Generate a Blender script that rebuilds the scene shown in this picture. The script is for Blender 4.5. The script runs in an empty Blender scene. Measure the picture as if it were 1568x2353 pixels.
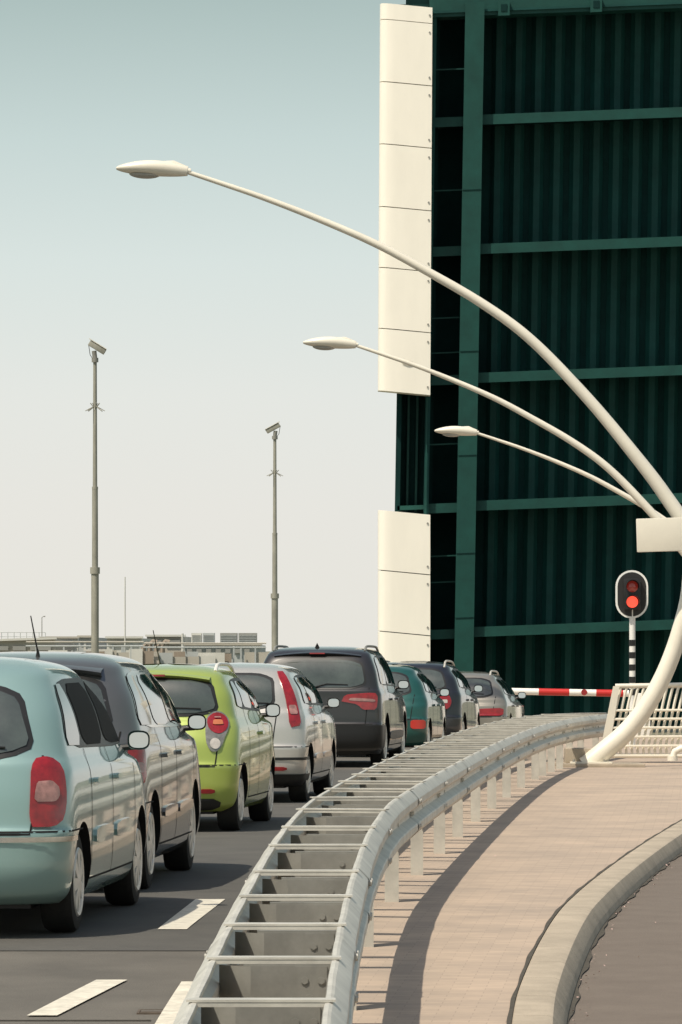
import bpy, bmesh, math, random
from mathutils import Vector, Matrix
from mathutils.bvhtree import BVHTree
random.seed(4)
F=10600.0; CX=784.0; YH=1495.0; H=1.65
SC=bpy.context.scene; COL=SC.collection
def pchip(xs,ys):
    n=len(xs); h=[xs[i+1]-xs[i] for i in range(n-1)]; d=[(ys[i+1]-ys[i])/h[i] for i in range(n-1)]
    m=[0.0]*n
    for i in range(1,n-1):
        if d[i-1]*d[i]>0:
            w1=2*h[i]+h[i-1]; w2=h[i]+2*h[i-1]; m[i]=(w1+w2)/(w1/d[i-1]+w2/d[i])
    m[0]=d[0]; m[-1]=d[-1]
    def f(x):
        if x<=xs[0]: return ys[0]
        if x>=xs[-1]: return ys[-1]
        i=0
        while x>xs[i+1]: i+=1
        t=(x-xs[i])/h[i]
        return ((1+2*t)*(1-t)**2*ys[i]+t*(1-t)**2*h[i]*m[i]+t*t*(3-2*t)*ys[i+1]+t*t*(t-1)*h[i]*m[i+1])
    return f
zg=pchip([5,10,15,20,25,28,66,75,86,100,120,160],[-.42,-.33,-.25,-.15,-.04,0,0,-.05,-.17,-.35,-.6,-.8])
def P(x,y,d): return Vector(((x-CX)*d/F,d,H-(y-YH)*d/F))
def gp(x,y,h=0.0):
    d=30.0
    for _ in range(60):
        d=.5*d+.5*F*(H-zg(d)-h)/(y-YH)
    return ((x-CX)*d/F,d)
# ---------------------------------------------------------------- mesh builder
class MB:
    def __init__(s): s.v=[]; s.f=[]
    def add(s,vs,fs):
        o=len(s.v); s.v+=[Vector(v) for v in vs]; s.f+=[tuple(i+o for i in f) for f in fs]; return s
    def box(s,c,sz,M=None):
        c=Vector(c); vs=[]
        for dx in(-.5,.5):
            for dy in(-.5,.5):
                for dz in(-.5,.5):
                    p=Vector((dx*sz[0],dy*sz[1],dz*sz[2]))
                    if M is not None: p=M@p
                    vs.append(c+p)
        return s.add(vs,[(0,1,3,2),(4,6,7,5),(0,4,5,1),(2,3,7,6),(0,2,6,4),(1,5,7,3)])
    def beam(s,a,b,w,h,up=Vector((0,0,1))):
        a=Vector(a); b=Vector(b); d=b-a; L=d.length; y=d.normalized(); x=y.cross(up).normalized(); z=x.cross(y)
        return s.box((a+b)/2,(w,L,h),Matrix((x,y,z)).transposed())
    def tube(s,pts,rs,n=10,cap=True):
        pts=[Vector(p) for p in pts]
        if not isinstance(rs,(list,tuple)): rs=[rs]*len(pts)
        rings=[]; ref=None
        for i,p in enumerate(pts):
            t=(pts[min(i+1,len(pts)-1)]-pts[max(i-1,0)]).normalized()
            if ref is None:
                ref=Vector((0,0,1)) if abs(t.z)<.9 else Vector((0,1,0))
            x=(ref-t*ref.dot(t)).normalized(); ref=x; y=t.cross(x)
            rings.append([p+(x*math.cos(2*math.pi*k/n)+y*math.sin(2*math.pi*k/n))*rs[i] for k in range(n)])
        vs=[v for r in rings for v in r]; fs=[]
        for i in range(len(pts)-1):
            for k in range(n): fs.append((i*n+k,i*n+(k+1)%n,(i+1)*n+(k+1)%n,(i+1)*n+k))
        if cap: fs.append(tuple(range(n))[::-1]); fs.append(tuple(range((len(pts)-1)*n,len(pts)*n)))
        return s.add(vs,fs)
    def lathe(s,prof,M,n=24):
        vs=[];fs=[]
        for (r,h) in prof:
            for k in range(n):
                a=2*math.pi*k/n; vs.append(M@Vector((r*math.cos(a),r*math.sin(a),h)))
        m=len(prof)
        for i in range(m-1):
            for k in range(n): fs.append((i*n+k,i*n+(k+1)%n,(i+1)*n+(k+1)%n,(i+1)*n+k))
        return s.add(vs,fs)
    def grid(s,rows,close=False):
        m=len(rows[0]); vs=[v for r in rows for v in r]; fs=[]
        for i in range(len(rows)-1):
            for k in range(m if close else m-1):
                k2=(k+1)%m; fs.append((i*m+k,i*m+k2,(i+1)*m+k2,(i+1)*m+k))
        return s.add(vs,fs)
    def prism(s,poly,dirv):
        n=len(poly); d=Vector(dirv); vs=[Vector(p) for p in poly]+[Vector(p)+d for p in poly]
        fs=[tuple(range(n))[::-1],tuple(range(n,2*n))]+[(i,(i+1)%n,n+(i+1)%n,n+i) for i in range(n)]
        return s.add(vs,fs)
    def build(s,name,mat,parent=None,org=None,smooth=False,angle=40,bev=0,fixn=True,kind=None,label=None):
        me=bpy.data.meshes.new(name); o0=Vector(org) if org is not None else Vector()
        me.from_pydata([tuple(v-o0) for v in s.v],[],s.f)
        if bev or fixn:
            bm=bmesh.new(); bm.from_mesh(me)
            if fixn: bmesh.ops.recalc_face_normals(bm,faces=bm.faces)
            if bev: bmesh.ops.bevel(bm,geom=list(bm.edges),offset=bev,segments=2,affect='EDGES',profile=.6)
            bm.to_mesh(me); bm.free()
        me.materials.append(mat)
        if smooth or bev:
            me.polygons.foreach_set('use_smooth',[True]*len(me.polygons))
            try: me.set_sharp_from_angle(angle=math.radians(angle))
            except Exception: pass
        ob=bpy.data.objects.new(name,me); COL.objects.link(ob)
        if parent is not None: ob.parent=parent
        elif org is not None: ob.location=o0
        if kind: ob['kind']=kind
        if label: ob['label']=label
        return ob
def empty(name,label,cat,loc=(0,0,0),rz=0,group=None):
    o=bpy.data.objects.new(name,None); COL.objects.link(o); o.location=loc; o.rotation_euler=(0,0,rz)
    o.empty_display_size=.2; o['label']=label; o['category']=cat
    if group:o['group']=group
    return o
def tag(o,label,cat,group=None):
    o['label']=label;o['category']=cat
    if group:o['group']=group
    return o
# ---------------------------------------------------------------- materials
def mat(name,col,rough=.5,metal=0,coat=0,noise=0.0,ns=3.0,bump=0.0,bs=60,emit=None,es=0,spec=.5,col2=None,stretch=None):
    m=bpy.data.materials.new(name); m.use_nodes=True; nt=m.node_tree; b=nt.nodes['Principled BSDF']
    b.inputs['Base Color'].default_value=(*col,1); b.inputs['Roughness'].default_value=rough
    b.inputs['Metallic'].default_value=metal; b.inputs['Coat Weight'].default_value=coat; b.inputs['Coat Roughness'].default_value=.04
    b.inputs['Specular IOR Level'].default_value=spec
    if emit: b.inputs['Emission Color'].default_value=(*emit,1); b.inputs['Emission Strength'].default_value=es
    tc=nt.nodes.new('ShaderNodeTexCoord'); src=tc.outputs['Object']
    if stretch:
        mp=nt.nodes.new('ShaderNodeMapping'); mp.inputs['Scale'].default_value=stretch; nt.links.new(src,mp.inputs[0]); src=mp.outputs[0]
    if noise or col2:
        n=nt.nodes.new('ShaderNodeTexNoise'); n.inputs['Scale'].default_value=ns; n.inputs['Detail'].default_value=6; n.inputs['Roughness'].default_value=.65
        nt.links.new(src,n.inputs['Vector'])
        r=nt.nodes.new('ShaderNodeValToRGB'); r.color_ramp.elements[0].position=.32; r.color_ramp.elements[1].position=.68
        c2=col2 if col2 else tuple(min(1,c*(1+noise)) for c in col); c1=col if col2 else tuple(c*(1-noise) for c in col)
        r.color_ramp.elements[0].color=(*c1,1); r.color_ramp.elements[1].color=(*c2,1)
        nt.links.new(n.outputs['Fac'],r.inputs[0]); nt.links.new(r.outputs[0],b.inputs['Base Color'])
    if bump:
        n2=nt.nodes.new('ShaderNodeTexNoise'); n2.inputs['Scale'].default_value=bs; n2.inputs['Detail'].default_value=4; nt.links.new(tc.outputs['Object'],n2.inputs['Vector'])
        bp=nt.nodes.new('ShaderNodeBump'); bp.inputs['Strength'].default_value=bump; bp.inputs['Distance'].default_value=.01
        nt.links.new(n2.outputs['Fac'],bp.inputs['Height']); nt.links.new(bp.outputs[0],b.inputs['Normal'])
    return m
def brick_mat():
    m=mat('pink_paving',(.42,.34,.27),.85); nt=m.node_tree; b=nt.nodes['Principled BSDF']; tc=nt.nodes['Texture Coordinate']
    mp=nt.nodes.new('ShaderNodeMapping'); mp.inputs['Rotation'].default_value=(0,0,.08); nt.links.new(tc.outputs['Object'],mp.inputs[0])
    br=nt.nodes.new('ShaderNodeTexBrick'); br.inputs['Scale'].default_value=3.0; br.inputs['Mortar Size'].default_value=.009; br.inputs['Mortar Smooth'].default_value=.4
    br.inputs['Color1'].default_value=(.445,.352,.272,1); br.inputs['Color2'].default_value=(.39,.312,.245,1); br.inputs['Mortar'].default_value=(.335,.268,.212,1)
    nt.links.new(mp.outputs[0],br.inputs['Vector'])
    n=nt.nodes.new('ShaderNodeTexNoise'); n.inputs['Scale'].default_value=.9; n.inputs['Detail'].default_value=9; n.inputs['Roughness'].default_value=.7; nt.links.new(tc.outputs['Object'],n.inputs['Vector'])
    r=nt.nodes.new('ShaderNodeValToRGB'); r.color_ramp.elements[0].position=.32; r.color_ramp.elements[0].color=(.76,.77,.79,1); r.color_ramp.elements[1].position=.68; r.color_ramp.elements[1].color=(1.10,1.07,1.04,1)
    nt.links.new(n.outputs['Fac'],r.inputs[0])
    mx=nt.nodes.new('ShaderNodeMix'); mx.data_type='RGBA'; mx.blend_type='MULTIPLY'; mx.inputs[0].default_value=1
    nt.links.new(br.outputs['Color'],mx.inputs[6]); nt.links.new(r.outputs[0],mx.inputs[7]); nt.links.new(mx.outputs[2],b.inputs['Base Color'])
    return m
M_paving=brick_mat()
M_asph=mat('asphalt',(.090,.082,.070),.85,ns=1.2,bump=.5,bs=90,col2=(.13,.118,.10))
M_asph2=mat('side_asphalt',(.13,.104,.084),.9,ns=3,bump=.4,bs=70,col2=(.155,.126,.102))
M_earth=mat('earth',(.16,.16,.11),.95,noise=.3,ns=.05)
M_white_line=mat('road_paint',(.60,.56,.47),.7,noise=.2,ns=12)
M_kerb=mat('kerb_concrete',(.38,.32,.245),.9,noise=.17,ns=2.5,bump=.4,bs=50)
M_crack=mat('dirt_joint',(.06,.052,.04),.95,noise=.3,ns=20)
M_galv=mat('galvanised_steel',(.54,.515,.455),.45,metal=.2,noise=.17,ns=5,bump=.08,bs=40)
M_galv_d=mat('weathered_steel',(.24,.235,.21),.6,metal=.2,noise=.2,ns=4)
M_bolt=mat('bolt_steel',(.38,.36,.32),.4,metal=.6)
M_cream=mat('cream_paint',(.74,.69,.58),.38,coat=.2,noise=.05,ns=2)
M_panel=mat('cream_panel',(.90,.85,.74),.42,noise=.03,ns=1.5,stretch=(1,1,.3))
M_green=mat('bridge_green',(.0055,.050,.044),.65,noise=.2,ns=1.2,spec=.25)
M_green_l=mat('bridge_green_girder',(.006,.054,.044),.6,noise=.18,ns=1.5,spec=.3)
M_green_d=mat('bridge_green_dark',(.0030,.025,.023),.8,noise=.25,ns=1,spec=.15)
M_black=mat('black_plastic',(.012,.012,.012),.45)
M_dark=mat('dark_gap',(.004,.004,.004),.9)
M_rubber=mat('tyre_rubber',(.016,.015,.013),.85,noise=.2,ns=20)
M_rim=mat('alloy_silver',(.80,.77,.70),.35,metal=.2)
M_glass=mat('car_glass',(.022,.028,.025),.03,spec=.9,coat=.7)
M_glass_l=mat('car_glass_rear',(.060,.072,.063),.05,spec=.9,noise=.45,ns=1.6,coat=.6)
M_open=mat('open_window_dark',(.006,.005,.005),.7,spec=.15)  # flat black stands in for the unlit cabin behind open windows
M_mirror=mat('mirror_glass',(.62,.64,.62),.06,metal=1)
M_chrome=mat('chrome',(.7,.7,.68),.15,metal=1)
M_red=mat('red_lens',(.27,.010,.013),.12,coat=1,noise=.3,ns=14)
M_red_b=mat('red_lens_bright',(.50,.025,.02),.15,coat=1,emit=(1,.1,.04),es=.07)
M_clear=mat('clear_lens',(.50,.46,.42),.12,coat=1,noise=.2,ns=20)
M_smoke=mat('smoky_reflector',(.26,.25,.22),.2,metal=.4,coat=1,noise=.3,ns=25)
M_bowl=mat('lamp_bowl',(.36,.35,.31),.15,coat=.6)
M_pinklens=mat('smoked_lens',(.33,.17,.15),.15,coat=1,noise=.3,ns=18)
M_amber=mat('amber_lens',(.50,.15,.06),.15,coat=1)
def paint(n,c,metal=.3,rough=.35): return mat('paint_'+n,c,rough,metal=metal,coat=1)
P_teal=paint('teal',(.27,.405,.385)); P_grey=paint('grey',(.125,.125,.12),.5); P_lime=paint('lime',(.35,.43,.085),.2)
P_silver=paint('silver',(.52,.50,.46),.4,.3); P_black=paint('black',(.020,.018,.017),.1); P_dgreen=paint('dark_green',(.012,.085,.07),.3)
P_night=paint('night',(.014,.015,.018),.2); P_beige=paint('beige',(.28,.26,.22),.5)
# ---------------------------------------------------------------- setting
def sheet(name,leftf,rightf,ds,h,m,ncol=6,skirt=0,kind='structure'):
    mb=MB(); rows=[]
    for d in ds:
        l=leftf(d); r=rightf(d)
        row=[Vector((l+(r-l)*k/ncol,d,zg(d)+h)) for k in range(ncol+1)]
        if skirt: row=[row[0]-Vector((0.002,0,skirt))]+row+[row[-1]-Vector((-.002,0,skirt))]
        rows.append(row)
    mb.grid(rows); o=mb.build(name,m,fixn=False); o['kind']=kind
    return o
def fr(a,b,s):
    n=int(round((b-a)/s)); return [a+(b-a)*i/n for i in range(n+1)]
mb=MB(); rows=[]
for d in [-200,0]+fr(5,160,5)+[300,600,1500,4000,20000]:
    rows.append([Vector((x,d,zg(d)-.006)) for x in(-9000,-1000,-100,-15,0,15,100,1000,9000)])
mb.grid(rows); g=mb.build('ground',M_earth,fixn=False); g['kind']='structure'
sheet('road',lambda d:-14,lambda d:16,fr(-40,126,2),0,M_asph,10)
LEFT=[(330,2560),(425,2340),(478,2226),(518,2143),(553,2076),(584,2018),(614,1963),(646,1915),(682,1868),(735,1826),(800,1788),(870,1753),(950,1718),(1050,1681),(1140,1655),(1230,1641),(1310,1638),(1392,1637)]
RIGHT=[(725,2560),(750,2340),(770,2226),(779,2143),(796,2076),(811,2018),(827,1963),(848,1915),(874,1868),(915,1832),(975,1793),(1050,1752),(1130,1711),(1200,1679),(1270,1657),(1335,1646),(1395,1640)]
def respath(px,h,step):
    pts=[gp(x,y,h) for x,y in px]; s=[0]
    for i in range(1,len(pts)): s.append(s[-1]+math.dist(pts[i],pts[i-1]))
    q=[pts[0]]+[((pts[i-1][0]+2*pts[i][0]+pts[i+1][0])/4,(pts[i-1][1]+2*pts[i][1]+pts[i+1][1])/4) for i in range(1,len(pts)-1)]+[pts[-1]]
    fx=pchip(s,[p[0] for p in q]); fy=pchip(s,[p[1] for p in q]); n=int(s[-1]/step)
    return [Vector((fx(s[-1]*i/n),fy(s[-1]*i/n),0)) for i in range(n+1)]
LP=respath(LEFT,.75,.3); RP=respath(RIGHT,.75,.3)
def xat(path):
    ys=[];xs=[]
    for p in path:
        if not ys or p.y>ys[-1]+.05: ys.append(p.y);xs.append(p.x)
    return pchip(ys,xs)
fLX=xat(LP)
def leftX(d): return min(fLX(d),3.0)-.12 if d<66 else 2.88
KERB=[(1160,2700),(1163,2450),(1172,2352),(1183,2290),(1207,2225),(1262,2120),(1330,2045),(1400,1990),(1480,1935),(1568,1882),(1680,1820),(1800,1765)]
kp=[gp(x,y,.125) for x,y in KERB]
fK=pchip([p[1] for p in kp],[p[0] for p in kp])
kend=kp[-1]
def kX(d): return fK(d) if d<kend[1] else kend[0]+(d-kend[1])*.35
sheet('pavement',leftX,kX,fr(12,112,.8),.12,M_paving,14,skirt=.12)
mb=MB(); path=[]; d=kp[0][1]
while d<62: path.append(Vector((kX(d),d,0))); d+=.1
prof=[(.006,.0),(.006,.118),(.014,.127),(.165,.127),(.19,.118),(.235,.05),(.25,.0)]
i=0; N=len(path)
while i+9<N:
    rows=[]
    for j in range(i,i+10):
        jj=min(j,N-2); t=(path[jj+1]-path[jj]).normalized(); nn=Vector((t.y,-t.x,0)); p=path[j]+(t*.002 if j==i else (t*-.003 if j==i+9 else Vector()))
        rows.append([p+nn*a+Vector((0,0,zg(p.y)+b)) for a,b in prof])
    mb.grid(rows)
    i+=9
k=mb.build('kerb',M_kerb,fixn=False,smooth=True,angle=30); k['kind']='structure'
sheet('kerb_joint',lambda d:kX(d)-.012+.004*math.sin(d*2.3)+.003*math.sin(d*5.7),lambda d:kX(d)+.006,fr(13,60,.1),.125,M_crack,1)
sheet('gutter_joint',lambda d:kX(d)+.235,lambda d:kX(d)+.27+.010*math.sin(d*3.1)+.006*math.sin(d*8),fr(13,60,.12),.012,M_crack,1)
sheet('side_road',lambda d:kX(d)+.225,lambda d:kX(d)+9,fr(12,60,1),.005,M_asph2,6)
def paintquad(name,pxs):
    pts=[gp(x,y,.008) for x,y in pxs]; mb=MB(); rows=[]
    for i in range(9):
        t=i/8; a=(pts[0][0]+(pts[3][0]-pts[0][0])*t,pts[0][1]+(pts[3][1]-pts[0][1])*t); b=(pts[1][0]+(pts[2][0]-pts[1][0])*t,pts[1][1]+(pts[2][1]-pts[1][1])*t)
        rows.append([Vector((a[0],a[1],zg(a[1])+.008)),Vector((b[0],b[1],zg(b[1])+.008))])
    mb.grid(rows); o=mb.build(name,M_white_line,fixn=False); o['kind']='structure'
paintquad('lane_marking',[(62,2332),(132,2332),(293,2250),(222,2250)])
paintquad('lane_marking',[(363,2134),(430,2134),(518,2065),(450,2065)])
sheet('edge_line',lambda d:fLX(d)-.50,lambda d:fLX(d)-.41,fr(13,23.8,.5),.008,M_white_line,1)
dj=gp(200,2345)[1]
sheet('road_joint',lambda d:-8,lambda d:fLX(d)-.53,[dj-.02,dj+.02],.004,M_crack,4)
M_asph_d=mat('dark_asphalt',(.066,.063,.057),.85,ns=1.5,bump=.5,bs=90,col2=(.092,.087,.077))
sheet('dark_road_sheet',lambda d:-7,lambda d:leftX(d)-.03,fr(gp(200,2185)[1],64,1.5),.004,M_asph_d,6)  # darker asphalt tone on the road along the queue
x,y=gp(348,2322,.005)
t=empty('drain_grate','small rusty drain grate set in the asphalt between lane marking and guard rail','drain grate',(x,y,zg(y)-.008))
M_rust=mat('rusty_iron',(.10,.075,.055),.8,noise=.3,ns=20)
mb=MB(); 
for s in(-1,1): mb.box((s*.06,0,.006),(.012,.22,.012)); mb.box((0,s*.11,.006),(.13,.012,.012))
mb.build('frame',M_rust,t)
mb=MB()
for i in range(6): mb.box((0,-.085+i*.034,.006),(.115,.014,.006))
mb.build('grid',M_rust,t)
mb=MB()
for i in range(110):
    d=random.uniform(20,44); a=kX(d)+.265+abs(random.gauss(0,.04)); z=zg(d)+.02; r=random.uniform(.004,.008); an=random.random()*6
    mb.add([(a+r*math.cos(an+k*1.57),d+r*1.4*math.sin(an+k*1.57),z+random.uniform(-.003,.006)) for k in range(4)],[(0,1,2,3)])
for i in range(24):
    d=random.uniform(20,40); a=kX(d)+random.uniform(-1.2,.15) if i%2 else kX(d)+random.uniform(.4,1.6); z=zg(d)+(.135 if i%2 else .015); r=random.uniform(.004,.008); an=random.random()*6
    mb.add([(a+r*math.cos(an+k*1.57),d+r*1.4*math.sin(an+k*1.57),z+random.uniform(-.003,.006)) for k in range(4)],[(0,1,2,3)])
o=mb.build('fallen_petals',mat('petals',(.50,.35,.31),.8),fixn=False); o['kind']='stuff'; o['label']='pale pink petals blown along the foot of the kerb'; o['category']='petals'
# ---------------------------------------------------------------- guard rail
org=Vector((RP[0].x,RP[0].y,zg(RP[0].y)))
gr=empty('guard_rail','long double sided galvanised guard rail curving between the car queue and the pink pavement','guard rail',org)
prof=[(-.016,-.012),(-.012,-.001),(.0,.0),(.010,-.004),(.052,-.048),(.056,-.056),(.056,-.092),(.052,-.100),(.004,-.138),(.002,-.146),(.002,-.166),(.004,-.174),(.052,-.210),(.056,-.218),(.056,-.252),(.052,-.260),(.010,-.304),(.0,-.31)]
def nrm(path,i,side):
    t=(path[min(i+1,len(path)-1)]-path[max(i-1,0)]).normalized(); return Vector((t.y,-t.x,0))*side
for path,side in((LP,-1),(RP,1)):
    rows=[]
    for i,p in enumerate(path):
        n=nrm(path,i,side); z=zg(p.y)+.75; w=.0012*math.sin(i*1.7)
        rows.append([p+n*(a+w)+Vector((0,0,z+b)) for a,b in prof])
    mb=MB(); mb.grid(rows)
    o=mb.build('rail_beam',M_galv,gr,org,smooth=True,angle=24,fixn=False)
    sm=o.modifiers.new('s','SOLIDIFY'); sm.thickness=.006; sm.offset=0
    i=6
    while i<len(path)-4:
        n=nrm(path,i,side); z=zg(path[i].y)+.75
        r2=[]
        for j in(0,1):
            q=path[i+j]; r2.append([q+n*(a+.006)+Vector((0,0,zg(q.y)+.75+b)) for a,b in prof[2:]])
        mb=MB().grid(r2)
        for dz in(-.074,-.156,-.235):
            for q in(.2,.8):
                c=path[i].lerp(path[i+1],q)+n*((.062 if dz!=-.156 else .01))+Vector((0,0,z+dz))
                mb.tube([c-n*.008,c+n*.010],.014,6)
        mb.build('splice_plate',M_galv,gr,org,smooth=True,angle=24,fixn=False)
        i+=13
def nearest(path,p): return min(path,key=lambda q:(q-p).length)
acc=0;idxs=[0]
for i in range(1,len(RP)):
    acc+=(RP[i]-RP[i-1]).length
    if acc>=1.5: idxs.append(i);acc=0
for kk,i in enumerate(idxs):
    p=RP[i]; q=nearest(LP,p); z=zg(p.y)+.75
    if (p-q).length<.12: continue
    u=(p-q).normalized(); zz=Vector((0,0,z+.008))
    MB().beam(q-u*.02+zz,p+u*.02+zz,.09,.008).beam(q-u*.0+zz+Vector((0,-.04,-.012)),p+zz+Vector((0,-.04,-.012)),.006,.016).build('cross_bar',M_galv,gr,org)
    jj=min(i+2,len(RP)-1); p2=RP[jj]; q2=nearest(LP,p2); z2=zg(p2.y)
    mb=MB(); zc=Vector((0,0,z2+.60))
    qa=q2+u*.09
    mb.beam(qa+zc,p2-u*.01+zc,.010,.15)
    mb.beam(qa+zc+Vector((0,.02,.079)),p2-u*.01+zc+Vector((0,.02,.079)),.04,.008)
    mb.beam(qa+zc+Vector((0,.02,-.079)),p2-u*.01+zc+Vector((0,.02,-.079)),.04,.008)
    mb.beam(q2.lerp(p2,.64)+zc+Vector((0,-.009,0)),p2-u*.04+zc+Vector((0,-.009,0)),.006,.145)
    for t,dz in((.72,.02),(.86,.02),(.76,-.045)):
        c=q2.lerp(p2,t)+Vector((0,-.012,z2+.60+dz)); mb.tube([c,c-Vector((0,.006,0))],.015,6)
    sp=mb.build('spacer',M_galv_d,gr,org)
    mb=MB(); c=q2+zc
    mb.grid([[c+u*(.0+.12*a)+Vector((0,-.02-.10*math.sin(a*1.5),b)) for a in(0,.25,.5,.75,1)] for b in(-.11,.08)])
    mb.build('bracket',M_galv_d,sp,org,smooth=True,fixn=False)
    if kk%2==0 or p.y>54:
        for pt,sd in((p,-1),(q,1)):
            if pt is q and p.y>62: continue
            b=pt+u*sd*.035; zg0=zg(b.y)+(.12 if b.x>leftX(b.y) else 0)
            mb=MB(); h0=zg0-.1; h1=zg(b.y)+.60
            mb.box((b.x,b.y,(h0+h1)/2),(.008,.11,h1-h0)); 
            for e in(-1,1): mb.box((b.x,b.y+e*.055,(h0+h1)/2),(.085,.006,h1-h0))
            mb.build('post',M_galv,gr,org)
# ---------------------------------------------------------------- cars
def chaikin(poly,n=2):
    for _ in range(n):
        q=[]
        for i in range(len(poly)):
            a=poly[i]; b=poly[(i+1)%len(poly)]
            q.append((a[0]*.85+b[0]*.15,a[1]*.85+b[1]*.15)); q.append((a[0]*.15+b[0]*.85,a[1]*.15+b[1]*.85))
        poly=q
    return poly
class Body:
    def __init__(s,rows,L):
        n=len(rows); fs=[pchip(list(range(n)),[r[c] for r in rows]) for c in range(7)]
        s.rings=[]; sub=5
        for i in range((n-1)*sub+1):
            z,yr,yf,w,Er,Ef,nn=[f(i/sub) for f in fs]
            e=2/nn; half=[]
            for k in range(13):
                th=math.pi/2*k/12; half.append((w*math.sin(th)**e if th else 0,yr+Er-Er*(max(0,math.cos(th)))**e))
            y0=yr+Er; y1=yf-Ef
            for k in range(1,24):
                t=k/24; half.append((w*(1+.016*(1-(2*t-1)**2)),y0+(y1-y0)*t))
            for k in range(13):
                th=math.pi/2*(1-k/12); half.append((w*math.sin(th)**e if th>1e-9 else 0,y1+Ef*(max(0,math.cos(th)))**e))
            s.rings.append((z,half))
        mb=MB(); R=[]
        for z,half in s.rings:
            ring=[Vector((x,y,z)) for x,y in half]+[Vector((-x,y,z)) for x,y in half[-2:0:-1]]
            R.append(ring)
        mb.grid(R,close=True); m=len(R[0])
        b=len(mb.v); mb.add([Vector((0,L/2,rows[0][0]))],[]); mb.f+=[(b,k,(k+1)%m) for k in range(m)]
        zt=R[-1]; c=sum(zt,Vector())/m; b=len(mb.v); mb.add([c+Vector((0,0,.002))],[]); o=(len(R)-1)*m
        mb.f+=[(b,o+(k+1)%m,o+k) for k in range(m)]
        s.mb=mb; s.bvh=BVHTree.FromPolygons(mb.v,mb.f)
    def hit(s,a,z,phi,off,mir=1):
        ph=math.radians(phi); ax=Vector((math.cos(ph),math.sin(ph),0)); dr=Vector((-math.sin(ph),math.cos(ph),0))
        o=ax*a-dr*6; o.z=z
        h=s.bvh.ray_cast(o,dr)
        if h[0] is None: h=s.bvh.find_nearest(ax*a+Vector((0,0,z))-dr*.5)
        n=h[1]
        if n.dot(dr)>0:n=-n
        p=h[0]+n*off; return Vector((p.x*mir,p.y,p.z))
    def radial(s,ang,z,off,cy=1.0):
        a=math.radians(ang); dr=Vector((-math.sin(a),math.cos(a),0)); o=Vector((0,cy,z))-dr*6
        h=s.bvh.ray_cast(o,dr); n=h[1]
        if n.dot(dr)>0:n=-n
        return h[0]+n*off
    def patch(s,poly,phi,off,mir=1,rows=9,cols=12,skirt=0,round_=2):
        if round_: poly=chaikin(poly,round_)
        zs=[p[1] for p in poly]; z0=min(zs)+1e-4; z1=max(zs)-1e-4; G=[]
        for j in range(rows+1):
            z=z0+(z1-z0)*(.5-.5*math.cos(math.pi*j/rows)); xs=[]
            for i in range(len(poly)):
                a=poly[i];b=poly[(i+1)%len(poly)]
                if (a[1]-z)*(b[1]-z)<=0 and a[1]!=b[1]: xs.append(a[0]+(b[0]-a[0])*(z-a[1])/(b[1]-a[1]))
            x0=min(xs);x1=max(xs)
            row=[s.hit(x0+(x1-x0)*k/cols,z,phi,off,mir) for k in range(cols+1)]
            if skirt: row=[s.hit(x0,z,phi,-skirt,mir)]+row+[s.hit(x1,z,phi,-skirt,mir)]
            G.append(row)
            if skirt and j in(0,rows):
                e=[s.hit(x0+(x1-x0)*k/cols,z,phi,-skirt,mir) for k in range(cols+1)]; e=[e[0]]+e+[e[-1]]
                if j==0: G.insert(0,e)
                else: G.append(e)
        return MB().grid(G)
    def line(s,pts,phi,w,off,mir=1,step=.06):
        q=[]
        for i in range(len(pts)-1):
            a=Vector(pts[i]);b=Vector(pts[i+1]); n=max(1,int((b-a).length/step))
            for k in range(n): q.append(a.lerp(b,k/n))
        q.append(Vector(pts[-1])); R=[]
        for i,p in enumerate(q):
            t=(q[min(i+1,len(q)-1)]-q[max(0,i-1)]).normalized(); nn=Vector((-t.y,t.x))*w/2
            R.append([s.hit(p.x+nn.x,p.y+nn.y,phi,off,mir),s.hit(p.x-nn.x,p.y-nn.y,phi,off,mir)])
        return MB().grid(R)
    def band(s,z0,z1,a0,a1,off,n=40,cy=1.0,nz=4):
        return MB().grid([[s.radial(a0+(a1-a0)*k/n,z0+(z1-z0)*j/nz,off,cy) for k in range(n+1)] for j in range(nz+1)])
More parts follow.
